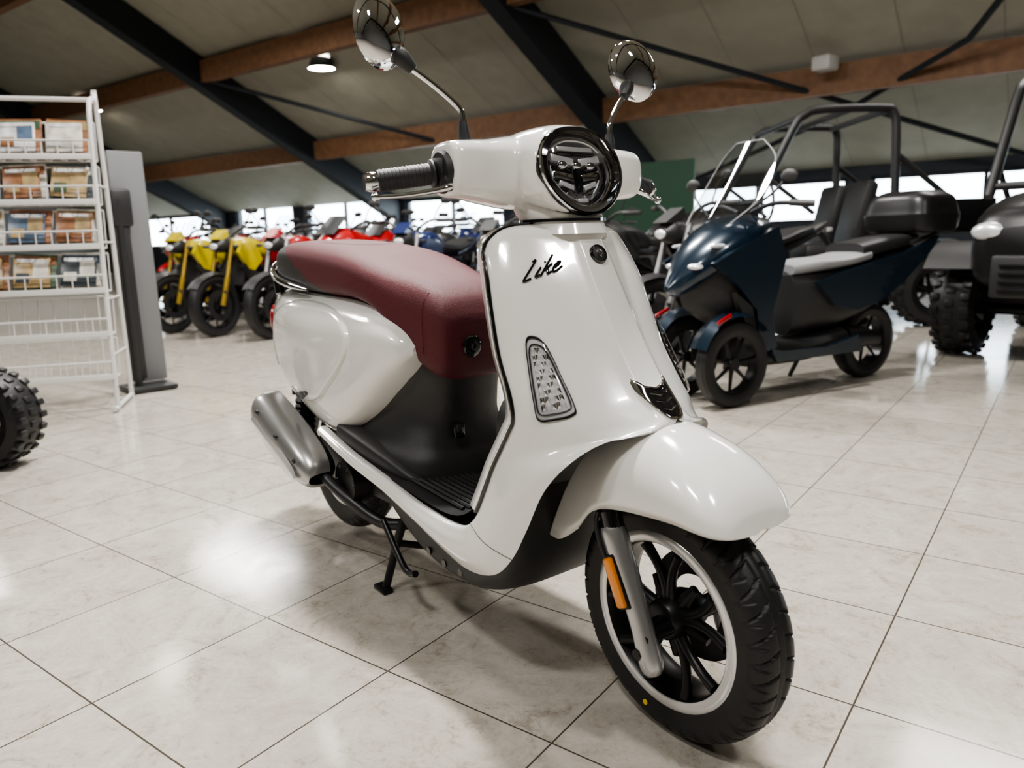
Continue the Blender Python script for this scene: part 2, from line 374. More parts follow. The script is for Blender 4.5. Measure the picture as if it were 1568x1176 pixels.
# round emblem
q=Vector(cast(BA,(1.3,0,.828),(-1,0,0),0));nn=Vector((.9,0,.43)).normalized()
X=Matrix.Translation(q)@nn.to_track_quat('X','Z').to_matrix().to_4x4()
mb=MB();mb.add(revolve([(-.004,.018),(.004,.018),(.006,.0165),(.005,.0145)],(0,0,0),40,'x'),0,X)
mb.add(revolve([(.004,.0148),(.0055,.006),(.006,0)],(0,0,0),40,'x'),1,X)
mb.add(rbox((.006,-.004,0),(.003,.003,.014),.0005),2,X);mb.add(rbox((.006,.003,.003),(.003,.003,.010),.0005,Matrix.Rotation(.7,4,'X')),2,X);mb.add(rbox((.006,.003,-.003),(.003,.003,.010),.0005,Matrix.Rotation(-.7,4,'X')),2,X)
mb.build('round_emblem',[M_gloss,M_black,M_chrome],SC)
# script badge : hand drawn strokes
strokes=[[(.02,.95),(.10,.99),(.06,.6),(.0,.12),(.03,.02),(.20,.06)],[(.36,.50),(.31,.15),(.36,.04),(.43,.12)],[(.42,.72),(.425,.74)],
[(.56,1.0),(.52,.6),(.47,.03)],[(.66,.52),(.53,.30),(.60,.28),(.66,.04),(.74,.10)],[(.76,.26),(.88,.34),(.90,.48),(.82,.50),(.77,.30),(.79,.08),(.90,.04),(1.02,.20)]]
mb=MB()
BO=Vector((1.050,-.139,.786));BU=Vector((.5,.80,.26)).normalized()
for st in strokes:
    P=[]
    for u,v in (cr(st,5) if len(st)>2 else st):
        u=u+.25*v;P.append(cast(BA,BO+BU*(u*.066)+Vector((0,0,1))*(v*.030),(-.75,.65,0),.0015))
    mb.add(tube(P,.0022,m=8,sm=False))
mb.build('script_badge',[M_gloss],SC)
# ---- handlebar nacelle (fused)
mb=MB();R=[]
for x,cz,hw,hh in cr([(.80,1.012,.03,.012),(.815,1.009,.05,.028),(.86,1.000,.075,.048),(.92,.990,.092,.066),(.98,.982,.100,.077),(1.03,.977,.100,.080),(1.052,.974,.095,.076)],5):
    k=max(0,(x-.9)/.15)
    R.append([(x-.24*k*hh*sin(2*pi*j/40),hw*sg(cos(2*pi*j/40),.85),cz+hh*sg(sin(2*pi*j/40),.85)) for j in range(40)])
for sc_,xo in ((.93,1.046),(.86,1.030),(.84,1.000),(.80,.980)):
    R.append([(xo-.24*.076*sc_*sin(2*pi*j/40),.095*sc_*sg(cos(2*pi*j/40),.85),.974+.076*sc_*sg(sin(2*pi*j/40),.85)) for j in range(40)])
mb.add(loft(R))
hs=[(.226,.945,.978,.034,.036,.7),(.218,.945,.979,.046,.046,.65),(.18,.943,.979,.052,.050,.65),(.13,.930,.978,.062,.056,.7),(.06,.925,.978,.080,.066,.9)]
mb.add(sec3([(-y,a,b,c,d_,e) for y,a,b,c,d_,e in hs]+[(0,.920,.978,.055,.06,.9)]+list(reversed(hs)),'y',m=40))
nac=mb.build('handlebar_cowl',[M_white],SC)
md=nac.modifiers.new('r','REMESH');md.mode='VOXEL';md.voxel_size=.0035;md.use_smooth_shade=True
md=nac.modifiers.new('s','SMOOTH');md.factor=.5;md.iterations=12
one('steering_neck',sec3([(.865,1.00,0,.082,.075,.8),(.885,.995,0,.076,.068,.8),(.902,.985,0,.076,.072,.8),(.922,.955,0,.06,.07,.8)],'z',m=40),M_white,SC)
one('neck_gap',sec3([(.887,.995,0,.079,.071,.8),(.892,.995,0,.079,.071,.8)],'z',m=40),M_gloss,SC)
# ---- headlight
hn=Vector((.968,0,.25)).normalized();ey=Vector((0,1,0));ez=hn.cross(ey)
HC=Vector((1.045,0,.972))
def hp(s,d,t,sx=.095,sz=.078):
    cy=sg(cos(t),.85);cz=sg(sin(t),.9)
    wd=sx*(1.0 if cz>0 else 1-.26*abs(cz)**1.5)
    return tuple(HC+ey*(cy*wd*s)+ez*(cz*sz*s)+hn*d)
def hring(lst,m=64):
    return loft([[hp(s,d,2*pi*j/m) for j in range(m)] for s,d in lst],caps=False)
mb=MB()
mb.add(hring([(1.02,-.02),(1.035,.0),(1.03,.006),(1.0,.009)]),1)
mb.add(hring([(1.03,.004),(1.015,.011),(.975,.011)]),0)
mb.add(hring([(.97,.009),(.88,.011),(.84,-.004)]),1)
mb.add(hring([(.84,-.004),(.76,-.034),(.4,-.040),(.01,-.040)]),2)
mb.build('headlight_bezel',[M_chrome,M_gloss,M_led],SC)
mb=MB()
def arc(s,d,t0,t1,r,mi,n=24):
    mb.add(tube([hp(s,d,t0+(t1-t0)*i/n) for i in range(n+1)],r,m=8,sm=False),mi)
arc(.81,.000,radians(150),radians(390),.0036,2)
arc(.71,-.008,radians(160),radians(380),.0045,1)
arc(.60,-.014,radians(165),radians(375),.003,0)
arc(.76,-.004,radians(40),radians(140),.003,0)
def hbox(y,z,sy,sz,d,mi,rz=0,th=.012):
    X=Matrix.Translation(HC+ey*y+ez*z+hn*d)@Matrix((hn,ey,ez)).transposed().to_4x4()@Matrix.Rotation(rz,4,'X')
    mb.add(rbox((0,0,0),(th,sy,sz),.002),mi,X)
for y in (-.032,.032):
    q_=1 if y>0 else -1
    hbox(y,.024,.052,.013,-.010,0,radians(9*q_));hbox(y,.009,.050,.010,-.016,1,radians(9*q_))
    hbox(y,-.005,.046,.013,-.012,2,radians(9*q_));hbox(y*.88,-.021,.034,.010,-.013,0,radians(18*q_));hbox(y*.62,-.037,.022,.009,-.012,2,radians(28*q_))
    hbox(y,-.013,.044,.003,-.012,1,radians(12*q_));hbox(y*.8,-.030,.030,.003,-.012,1,radians(22*q_))
hbox(0,-.010,.008,.05,-.008,1);hbox(0,-.050,.024,.008,-.008,0);hbox(0,.043,.084,.009,-.008,0);hbox(0,.034,.09,.004,-.006,1)
for y in (-.034,0,.034): mb.add(ellips(tuple(HC+ey*y+ez*.014+hn*-.006),(.007,.012,.008),8,12),2)
mb.build('headlight_internals',[M_led,M_gloss,M_chrome],SC)
one('headlight_lens',hring([(.97,.009),(.9,.0145),(.75,.020),(.5,.025),(.25,.0275),(.01,.028)]),M_glass,SC)
brow=loft([[hp(1.035,.004,t) for t in [radians(15+150*i/20) for i in range(21)]],[hp(1.0,.0125,t) for t in [radians(15+150*i/20) for i in range(21)]],[hp(.93-.10*sin(pi*i/20),.0155,radians(15+150*i/20)) for i in range(21)]],caps=False,closed=False)
one('headlight_brow',brow,M_gloss,SC)
# ---- bars, grips, levers, mirrors
mb=MB()
for s in (-1,1):
    def Y(P): return [(x,s*y,z) for x,y,z in P]
    mb.add(tube(Y([(.942,.20,.972),(.900,.345,.958)]),.010,sm=False),0)
    mb.add(tube(Y([(.944,.215,.974),(.942,.230,.973)]),[.040,.034],m=24,sm=False),1)
    mb.add(rbox((.940,s*.228,.974),(.050,.022,.052),.012),1)
    gp=[]
    for k in range(30):
        t=k/29;gp.append((.935-.031*t,(.238+.090*t),.972-.012*t))
    mb.add(tube(Y([gp[0],gp[1],gp[2],gp[-1]]),[.024,.024,.0178,.0178],m=24,sm=False),1)
    for k in range(3,29,2):
        mb.add(tube(Y([gp[k],tuple(a+(b-a)*.9 for a,b in zip(gp[k],gp[min(k+1,29)]))]),.0186,m=20,sm=False),1)
    mb.add(tube(Y([(.904,.329,.9595),(.901,.340,.958),(.898,.350,.957)]),[.015,.0165,.013],m=20),0)
    mb.add(tube(Y([(.962,.215,.955),(.972,.232,.948),(.966,.26,.941),(.945,.30,.935),(.928,.335,.933),(.924,.343,.933)]),[.007,.0075,.006,.0055,.0055,.008],m=12,flat=.8),0)
    mb.add(rbox((.958,s*.218,.955),(.035,.035,.028),.008),1)
    mb.add(ellips((.924,s*.344,.933),(.008,.008,.008),8,12),0)
mb.build('handlebar_controls',[M_chrome,M_black],SC)
mb=MB()
for s in (-1,1):
    def Y(P): return [(x,s*y,z) for x,y,z in P]
    mb.add(tube(Y([(.945,.175,1.015),(.944,.176,1.026),(.943,.177,1.048),(.942,.177,1.06)]),[.018,.013,.0095,.008],m=16),1)
    mb.add(tube(Y([(.943,.177,1.045),(.942,.178,1.072),(.937,.187,1.088),(.922,.222,1.120),(.905,.262,1.150)]),.0055,m=12),0)
    mb.add(tube(Y([(.910,.252,1.142),(.902,.268,1.160),(.895,.280,1.172)]),[.010,.015,.013],m=14),1)
    c=Vector((.893,s*.300,1.202));n=Vector((.90,-s*.30,.12)).normalized()
    X=Matrix.Translation(c)@n.to_track_quat('X','Z').to_matrix().to_4x4()@Matrix.Rotation(radians(22*s),4,'X')@Matrix.Diagonal((1,1.0,1.16,1))
    pr=[(.022,0),(.0215,.012),(.018,.030),(.011,.045),(.002,.054),(-.006,.056),(-.009,.054),(-.009,.050)]
    mb.add(revolve(pr,(0,0,0),56,'x'),0,X)
    mb.add(revolve([(-.008,0),(-.008,.051)],(0,0,0),56,'x'),2,X)
mb.build('rear_view_mirrors',[M_chrome,M_black,M_mirror],SC)
# ---- exhaust
def lerp(a,b,t): return tuple(x+(y-x)*t for x,y in zip(a,b))
E0=(-.050,-.205,.400);E1=(.262,-.195,.270)
mb=MB()
mb.add(tube([E0,lerp(E0,E1,.04),lerp(E0,E1,.3),lerp(E0,E1,.7),lerp(E0,E1,.95),E1],[.040,.050,.054,.054,.044,.03],m=28),1)
ax=(Vector(E1)-Vector(E0)).normalized();up=Vector((0,-1,0)).cross(ax).normalized();out=Vector((0,-1,0))
R=[]
for t,hh,dd in cr([(-.03,.045,.050),(.05,.062,.062),(.3,.066,.066),(.6,.064,.066),(.85,.056,.062),(1.0,.040,.052),(1.05,.018,.045)],5):
    c=Vector(lerp(E0,E1,t));r=[]
    for i in range(-10,11):
        a=i/10*1.75;r.append(tuple(c+out*(dd*sg(cos(a),.75))+up*(hh*sg(sin(a),.8)*(-1))))
    R.append(r)
mb.add(loft(R,caps=False,closed=False),0)
R=[]
for t,hh in cr([(.08,.006),(.15,.018),(.5,.028),(.85,.022),(.95,.006)],5):
    c=Vector(lerp(E0,E1,t));R.append([tuple(c+out*(.0685-.004*abs(i)/4)+up*(hh*i/4-.01)) for i in range(-4,5)])
mb.add(loft(R,caps=False,closed=False),2)
for t in (.18,.55,.9):
    c=Vector(lerp(E0,E1,t))+out*.066+up*.034
    mb.add(ellips(tuple(c),(.007,.005,.007),8,12),1)
mb.add(tube([E1,(.36,-.17,.22),(.45,-.12,.17),(.55,-.06,.19)],.015,m=14),1)
mb.build('exhaust_muffler',[M_silver,M_dark,M_mach],SC)
# ---- engine / rear suspension
mb=MB()
mb.add(rbox((.20,-.075,.26),(.26,.10,.15),.03),0);mb.add(rbox((.40,0,.27),(.24,.20,.14),.03),0)
mb.add(rbox((.20,.11,.27),(.52,.09,.16),.04),0)
mb.add(tube([(.52,0,.26),(.63,0,.27)],[.06,.055],m=20,sm=False),1)
for k in range(7): mb.add(tube([(.54+.013*k,0,.26),(.545+.013*k,0,.26)],.072,m=24,sm=False),1)
mb.add(tube([(.34,-.13,.26),(.34,-.17,.26)],[.065,.055],m=28,sm=False),1)
for k in range(6):
    t=2*pi*k/6;mb.add(ellips((.34+.045*cos(t),-.168,.26+.045*sin(t)),(.006,.006,.006),6,8),0)
mb.add(tube([(-.02,-.12,.30),(.02,-.12,.44)],.018,sm=False),1)
for k in range(7): mb.add(tube([(-.018+.004*k,-.12,.31+.017*k),(-.017+.004*k,-.12,.318+.017*k)],.03,m=18,sm=False),2)
mb.add(tube([(.03,-.10,.24),(.03,.1,.24)],.014,sm=False),1)
mb.add(rbox((.12,-.10,.25),(.22,.02,.05),.008),1)
mb.add(rbox((.20,0,.42),(.5,.22,.1),.03),2)
mb.build('engine_unit',[M_dark,M_matte,M_black],SC)
one('rear_mudguard',xbody([(-.24,.05,.56,.50,.6),(-.18,.07,.56,.5,.6),(0,.08,.54,.49,.6),(.2,.08,.50,.45,.6)]),M_black,SC)
one('rear_mud_flap',tube([(-.20,0,.56),(-.25,0,.47),(-.28,0,.38)],[.05,.055,.05],flat=.12,m=16),M_black,SC)
# ---- centre stand
mb=MB()
for s in (-1,1):
    mb.add(tube([(.52,s*.09,.22),(.50,s*.11,.15),(.475,s*.135,.03),(.470,s*.140,.012)],[.012,.011,.010,.010],m=12))
    mb.add(rbox((.462,s*.142,.007),(.055,.028,.014),.004))
mb.add(tube([(.50,-.11,.13),(.51,0,.10),(.50,.11,.13)],.009));mb.add(tube([(.52,-.10,.22),(.52,.1,.22)],.013,sm=False))
mb.add(tube([(.50,-.15,.20),(.60,-.155,.115),(.66,-.16,.12)],.008))
mb.build('centre_stand',[M_matte],SC)

# ================================================================== ROOM
def RM(a,b,z): return (2.07-.273*a-.962*b,-.954+.962*a-.273*b,z)
def CF(F,R): return (2.07-.793*F+.610*R,-.954+.610*F+.793*R)
def box6(c): return c,[(0,1,3,2),(4,6,7,5),(0,4,5,1),(2,3,7,6),(0,2,6,4),(1,5,7,3)]
def rbx(a0,a1,b0,b1,z0,z1): return box6([RM(a,b,z) for a in (a0,a1) for b in (b0,b1) for z in (z0,z1)])
def floor_mat():
    m=bpy.data.materials.new('porcelain_tiles');m.use_nodes=True;nt=m.node_tree;N=nt.nodes;Lk=nt.links;b=N['Principled BSDF']
    tc=N.new('ShaderNodeTexCoord');br=N.new('ShaderNodeTexBrick');br.offset=0;br.squash=1
    br.inputs['Scale'].default_value=1;br.inputs['Brick Width'].default_value=.4;br.inputs['Row Height'].default_value=.4
    br.inputs['Mortar Size'].default_value=.0018;br.inputs['Mortar Smooth'].default_value=.1
    br.inputs['Color1'].default_value=(.0,.0,.0,1);br.inputs['Color2'].default_value=(1,1,1,1);br.inputs['Mortar'].default_value=(.5,.5,.5,1)
    Lk.new(tc.outputs['Object'],br.inputs['Vector'])
    vm=N.new('ShaderNodeVectorMath');vm.operation='MULTIPLY_ADD';vm.inputs[1].default_value=(7,7,7)
    Lk.new(br.outputs['Color'],vm.inputs[0]);Lk.new(tc.outputs['Object'],vm.inputs[2])
    def noise(sc,det,ro,di):
        n=N.new('ShaderNodeTexNoise');n.inputs['Scale'].default_value=sc;n.inputs['Detail'].default_value=det;n.inputs['Roughness'].default_value=ro;n.inputs['Distortion'].default_value=di
        Lk.new(vm.outputs[0],n.inputs['Vector']);return n
    nz=noise(7,10,.7,1.6);n2=noise(28,8,.75,2.5)
    ad=N.new('ShaderNodeMix');ad.data_type='FLOAT';ad.inputs[0].default_value=.42
    Lk.new(nz.outputs['Fac'],ad.inputs[2]);Lk.new(n2.outputs['Fac'],ad.inputs[3])
    cr_=N.new('ShaderNodeValToRGB');e=cr_.color_ramp.elements
    e[0].position=.36;e[0].color=(.28,.245,.205,1);e[1].position=.60;e[1].color=(.50,.468,.420,1)
    x=e.new(.46);x.color=(.42,.386,.336,1)
    Lk.new(ad.outputs[0],cr_.inputs['Fac'])
    mx=N.new('ShaderNodeMix');mx.data_type='RGBA';mx.inputs['B'].default_value=(.07,.06,.05,1)
    Lk.new(cr_.outputs['Color'],mx.inputs['A']);Lk.new(br.outputs['Fac'],mx.inputs['Factor'])
    Lk.new(mx.outputs['Result'],b.inputs['Base Color'])
    mr=N.new('ShaderNodeMapRange');mr.inputs['To Min'].default_value=.06;mr.inputs['To Max'].default_value=.20
    Lk.new(nz.outputs['Fac'],mr.inputs['Value']);Lk.new(mr.outputs['Result'],b.inputs['Roughness'])
    bp=N.new('ShaderNodeBump');bp.invert=True;bp.inputs['Strength'].default_value=.4;bp.inputs['Distance'].default_value=.002
    Lk.new(br.outputs['Fac'],bp.inputs['Height']);Lk.new(bp.outputs['Normal'],b.inputs['Normal'])
    return m
me=bpy.data.meshes.new('floor')
me.from_pydata([(-34,-14,0),(14,-14,0),(14,17,0),(-34,17,0)],[],[(0,1,2,3)])
me.materials.append(floor_mat())
fl_=bpy.data.objects.new('floor',me);COL.objects.link(fl_);fl_.location=(.79,-.31,0);fl_.rotation_euler=(0,0,radians(15.85))
def wallmat(name,c,r=.8,sc=3,var=.15):
    m=mat(name,c,r);nt=m.node_tree;b=nt.nodes['Principled BSDF'];nz=[n for n in nt.nodes if n.type=='TEX_NOISE'][0];nz.inputs['Scale'].default_value=sc
    rp=nt.nodes.new('ShaderNodeValToRGB');rp.color_ramp.elements[0].color=(*[x*(1-var) for x in c],1);rp.color_ramp.elements[1].color=(*[min(1,x*(1+var)) for x in c],1)
    nt.links.new(nz.outputs['Fac'],rp.inputs['Fac']);nt.links.new(rp.outputs['Color'],b.inputs['Base Color']);return m
M_ceil=wallmat('beige_roof_panel',(.43,.42,.345),.6)
M_wall=wallmat('dark_wall',(.045,.055,.07),.7)
M_wall2=wallmat('warm_grey_wall',(.30,.29,.27),.7)
M_wood=wallmat('glulam_timber',(.22,.115,.06),.6,sc=8,var=.4)
M_steel=mat('black_steel',(.014,.018,.026),.5)
A1=15.2;A0=-12;B0=-11;B1=31
def zr(a): return 9.43-.49*a if a>=1 else 8.94-.49*(1-a)
v=[]
for a in (A0,1,A1):
    for b in (B0,B1): v.append(RM(a,b,zr(a)))
for a in (A0,1,A1):
    for b in (B0,B1): v.append(RM(a,b,zr(a)+.2))
one('ceiling',(v,[(0,1,3,2),(2,3,5,4),(6,7,9,8),(8,9,11,10)]),M_ceil,recalc=False,angle=10)
mb=MB()
for b in [B0+1.2*i for i in range(35)]:
    mb.add(([RM(1,b,zr(1)-.005),RM(1,b+.012,zr(1)-.005),RM(A1,b+.012,zr(A1)-.005),RM(A1,b,zr(A1)-.005)],[(0,1,2,3)]))
mb.build('trim_ceiling_joints',[M_wall2],recalc=False)
def slopebeam(a0,a1,b,w,h,drop=0):
    c=[]
    for a in (a0,a1):
        for bb in (b-w/2,b+w/2):
            for z in (zr(a)-drop-h,zr(a)-drop): c.append(RM(a,bb,z))
    return box6(c)
i=0
for b in (-8.9,-.9,7.15,15.0,23.0):
    mb=MB();mb.add(slopebeam(1,A1-.02,b,.30,.62,.02)).add(slopebeam(A0+.02,1,b,.30,.62,.02)).add(rbx(A1-.37,A1-.02,b-.13,b+.13,0,zr(A1)))
    mb.build('roof_rafter' if i==0 else 'roof_rafter.%03d'%i,[M_steel],angle=30);i+=1
i=0
for a in (4.4,7.0,9.65,12.45):
    one('wood_purlin' if i==0 else 'wood_purlin.%03d'%i,rbx(a-.09,a+.09,B0+.05,B1-.05,zr(a)-.50,zr(a)-.08),M_wood,angle=30);i+=1
def rp(a,b,d=.45): return RM(a,b,zr(a)-d)
mb=MB()
for P in (((9.6,7.2),(15.0,.0)),((11.8,1.35),(12.9,3.0),(14.9,7.0)),((9.6,14.9),(15,7.4)),((8.2,-.9),(11.8,1.35))):
    mb.add(tube([rp(*p) for p in P],.042,m=8,sm=False))
mb.build('roof_cross_bracing',[M_steel])
one('junction_box',rbox(rp(12.0,3.15,.35),(.28,.28,.20),.03),M_wwire)
# walls
mb=MB()
ws=[(-8.2,-1.3,1.0,1.78),(-.5,3.1,1.0,1.78),(3.5,6.8,1.0,1.78),(7.5,11.0,.9,1.95),(11.4,14.7,.9,1.95),(15.4,18.9,.9,2.05),(19.5,22.4,.9,2.05),(24.0,29,.9,1.95)]
prev=B0
for b0,b1,z0,z1 in ws:
    mb.add(rbx(A1,A1+.25,prev,b0,0,zr(A1)+.2));mb.add(rbx(A1,A1+.25,b0,b1,0,z0));mb.add(rbx(A1,A1+.25,b0,b1,z1,zr(A1)+.2));prev=b1
mb.add(rbx(A1,A1+.25,prev,B1,0,zr(A1)+.2))
mb.build('wall_back',[M_wall],angle=30)
for i,(b0,b1,z0,z1) in enumerate(ws):
    mb=MB()
    for b in (b0,b1-.06,(b0+b1)/2): mb.add(rbx(A1+.05,A1+.15,b,b+.06,z0,z1))
    mb.add(rbx(A1+.05,A1+.15,b0,b1,z0,z0+.06));mb.add(rbx(A1+.05,A1+.15,b0,b1,z1-.06,z1))
    mb.build('window_%d'%(i+1),[M_steel],angle=30)
def gable(b,name,m):
    v=[RM(a,bb,z) for bb in (b,b+.2) for a,z in ((A0,0),(A1,0),(A1,zr(A1)),(1,zr(1)),(A0,zr(A0)))]
    one(name,(v,[(0,1,2,3,4),(5,6,7,8,9),(0,1,6,5),(1,2,7,6),(2,3,8,7),(3,4,9,8),(4,0,5,9)]),m,angle=20)
gable(B0-.2,'wall_right',M_wall2);gable(B1,'wall_left',M_wall2)
one('wall_front',rbx(A0-.2,A0,B0,B1,0,zr(A0)+.1),M_wall2,angle=30)
one('baseboard_back',rbx(A1-.02,A1,B0,B1,0,.12),M_steel,angle=30)
M_lamp=mat('lamp_diffuser',(1,1,1),.5,emit=(1,.95,.88),es=30)
LP=[(10.3,11.98),(9.95,20.4),(6,2.6),(6,12)]
for i,(a,b) in enumerate(LP):
    x,y,z=RM(a,b,zr(a)-.20);mb=MB()
    mb.add(revolve([(.16,.18),(.02,.24),(-.02,.26),(-.03,.25)],(x,y,z),32,'z'),0);mb.add(revolve([(-.02,0),(-.04,.12),(-.02,.25)],(x,y,z),32,'z'),1)
    mb.build('ceiling_lamp' if i==0 else 'ceiling_lamp.%03d'%i,[M_steel,M_lamp])

# ================================================================== BACKGROUND OBJECTS
def simplewheel(mb,c,Ro,Ri,hw,mt,mr,sp=5,knob=0,n=48,sw=.12):
    mb.add(revolve([(-hw*.8,Ri),(-hw,Ri+(Ro-Ri)*.4),(-hw*.85,Ro-(Ro-Ri)*.15),(-hw*.45,Ro),(hw*.45,Ro),(hw*.85,Ro-(Ro-Ri)*.15),(hw,Ri+(Ro-Ri)*.4),(hw*.8,Ri)],c,n),mt)
    mb.add(revolve([(-hw*.8,Ri),(-hw*.7,Ri*.92),(hw*.7,Ri*.92),(hw*.8,Ri)],c,n),mr)
    mb.add(revolve([(-hw*.6,0),(-hw*.6,Ri*.2),(hw*.6,Ri*.2),(hw*.6,0)],c,20),mr)
    for k in range(sp):
        t=2*pi*k/sp+.3;mb.add(tube([(c[0],c[1],c[2]),(c[0]+Ri*.93*cos(t),c[1],c[2]+Ri*.93*sin(t))],[Ri*sw,Ri*sw*.6],m=8,sm=False),mr)
    if knob:
        for k in range(knob):
            t=2*pi*k/knob
            for j,yy in enumerate((-hw*.7,0,hw*.7)):
                tt=t+(pi/knob if j==1 else 0)
                X=Matrix.Translation((c[0]+(Ro-.004)*cos(tt),c[1]+yy,c[2]+(Ro-.004)*sin(tt)))@Matrix.Rotation(-tt,4,'Y')
                mb.add(rbox((0,0,0),(.022,hw*.42,2*pi*Ro/knob*.5),.004),mt,X)
def plate(pts,t,y):
    n=len(pts);v=[(x,y-t/2,z) for x,z in pts]+[(x,y+t/2,z) for x,z in pts]
    return v,[tuple(range(n)),tuple(range(2*n-1,n-1,-1))]+[(i,(i+1)%n,(i+1)%n+n,i+n) for i in range(n)]
MBIKE={}
def motorcycle_mesh(kind,paint):
    mb=MB() # 0 paint,1 rubber,2 dark,3 silver,4 black,5 led,6 fork
    R=.30
    simplewheel(mb,(.70,0,R),R,.225,.055,1,2,10,sw=.05);simplewheel(mb,(-.70,0,R),R,.225,.08,1,2,10,sw=.05)
    for s in (-1,1): mb.add(revolve([(s*.07,.09),(s*.07,.15),(s*.063,.15),(s*.063,.09)],(.70,0,R),32),3)
    mb.add(rbox((-.95,0,.62),(.02,.18,.12),.004,Matrix.Rotation(.4,4,'Y')),4);mb.add(tube([(-.75,0,.85),(-.95,0,.68)],.02,sm=False),4)
    for s in (-1,1):
        mb.add(tube([(.70,s*.10,R),(.61,s*.10,.56)],.026,sm=False),6);mb.add(tube([(.61,s*.10,.56),(.50,s*.10,.92)],.020,sm=False),6)
        mb.add(rbox((.66,s*.11,.40),(.04,.03,.09),.008),4)
        mb.add(tube([(.49,s*.08,.95),(.47,s*.22,1.03),(.40,s*.38,1.03)],.012),4)
        mb.add(tube([(.46,s*.27,1.03),(.39,s*.40,1.03)],.018,sm=False),4)
        mb.add(tube([(.46,s*.24,1.03),(.47,s*.30,1.13),(.47,s*.34,1.17)],.006),4)
        mb.add(ellips((.46,s*.37,1.19),(.015,.055,.03),8,12),4)
        mb.add(tube([(.48,s*.04,.88),(.2,s*.13,.66),(-.05,s*.13,.55),(-.2,s*.12,.40)],.020),2)
        mb.add(tube([(.15,s*.10,.72),(-.2,s*.11,.70),(-.7,s*.05,.84)],.014),2)
        mb.add(tube([(-.15,s*.1,.40),(-.45,s*.11,.34),(-.70,s*.11,R)],[.032,.028,.022]),2)
        mb.add(plate([(.50,.80),(.44,.89),(.24,.84),(.18,.72),(.30,.62),(.38,.64)],.035,s*.15),0)
        mb.add(plate([(.46,.66),(.40,.70),(.26,.60),(.24,.48),(.34,.46)],.03,s*.15),4)
        mb.add(ellips((.56,s*.19,.86),(.035,.03,.018),6,10),4)
    mb.add(xbody([(.0,.09,.85,.74,.75),(.08,.115,.90,.74,.7),(.22,.135,.94,.75,.65),(.34,.12,.935,.77,.65),(.42,.05,.89,.80,.8)],m=28),0)
    mb.add(xbody([(-.62,.08,.89,.84,.6),(-.45,.12,.87,.80,.6),(-.25,.13,.82,.76,.6),(.0,.09,.85,.76,.7)],m=24),4)
    mb.add(xbody([(-.82,.02,.92,.90,.9),(-.7,.06,.90,.82,.9),(-.45,.10,.83,.73,.9),(-.25,.09,.78,.68,.9)],m=24),0)
    mb.add(rbox((-.82,0,.86),(.04,.10,.03),.008),5)
    mb.add(rbox((.12,0,.40),(.40,.26,.24),.04),2);mb.add(rbox((.10,0,.57),(.24,.22,.16),.03,Matrix.Rotation(.3,4,'Y')),2)
    mb.add(rbox((.42,0,.60),(.04,.30,.26),.01,Matrix.Rotation(-.25,4,'Y')),4)
    for s in (-1,1): mb.add(tube([(.06,s*.13,.38),(.06,s*.17,.38)],[.085,.07],m=24,sm=False),2)
    for k in range(4): mb.add(rbox((.14,0,.50+.03*k),(.22,.25,.010),.003),3)
    mb.add(tube([(.33,-.08,.45),(.38,-.1,.28),(.1,-.12,.2),(-.25,-.16,.25)],.022),3);mb.add(tube([(-.25,-.16,.25),(-.62,-.18,.40)],[.045,.05],m=16,sm=False),3)
    R_=[]
    for i in range(12):
        t=radians(35+85*i/11);R_.append([(.70+(R+.025)*cos(t),y,R+(R+.025-abs(y)*.4)*sin(t)) for y in (-.065,-.04,0,.04,.065)])
    mb.add(loft(R_,caps=False,closed=False),0 if kind=='sport' else 4)
    if kind=='naked':
        mb.add(xbody([(.50,.08,.94,.80,.9),(.58,.09,.95,.80,.9),(.65,.06,.90,.82,.9)],m=24),4);mb.add(ellips((.65,0,.86),(.02,.05,.03),10,20),5)
        mb.add(plate([(.66,.93),(.52,1.02),(.50,.96),(.58,.92)],.13,0),0)
    elif kind=='sport':
        mb.add(xbody([(.34,.17,.98,.62,.9),(.48,.19,1.00,.60,.9),(.62,.15,.98,.66,.9),(.76,.08,.90,.76,.9),(.83,.02,.85,.82,.9)],m=28),0)
        mb.add(loft([[(.73,.11*t,.94) for t in (-1,-.5,0,.5,1)],[(.55-.05*t*t,.10*t,1.10) for t in (-1,-.5,0,.5,1)]],caps=False,closed=False),4)
        for s in (-1,1):
            mb.add(ellips((.77,s*.05,.84),(.03,.03,.015),8,12),5)
            mb.add(plate([(.50,.70),(.42,.40),(.20,.24),(-.15,.24),(-.05,.36),(.18,.48),(.30,.66)],.03,s*.17),0)
    else:
        mb.add(xbody([(.45,.13,1.00,.80,.9),(.60,.11,1.01,.82,.9),(.74,.06,.92,.84,.9),(.92,.02,.80,.78,.9)],m=24),0)
        mb.add(loft([[(.64,.12*t,1.00) for t in (-1,-.5,0,.5,1)],[(.50-.05*t*t,.11*t,1.22) for t in (-1,-.5,0,.5,1)]],caps=False,closed=False),7)
        for s in (-1,1):
            mb.add(ellips((.68,s*.045,.93),(.03,.03,.025),8,12),5);mb.add(rbox((-.62,s*.24,.62),(.40,.16,.30),.03),4)
    return mb
def place_bike(F,R,hdg,kind,paint,fork=M_silver):
    key=(kind,paint.name,fork.name);x,y=CF(F,R)
    if key not in MBIKE:
        o=motorcycle_mesh(kind,paint).build('motorcycle',[paint,M_rub,M_matte,M_dark,M_black,M_led,fork,M_tint],None,angle=30);MBIKE[key]=o.data
    else:
        o=bpy.data.objects.new('motorcycle',MBIKE[key]);COL.objects.link(o)
    o.location=(x-.70*cos(hdg),y-.70*sin(hdg),0);o.rotation_euler=(0,0,hdg)
    return o
H=radians(-62)
place_bike(7.75,-3.45,H,'naked',M_yel,M_lime)
place_bike(7.35,-2.85,H,'naked',M_yel,M_lime)
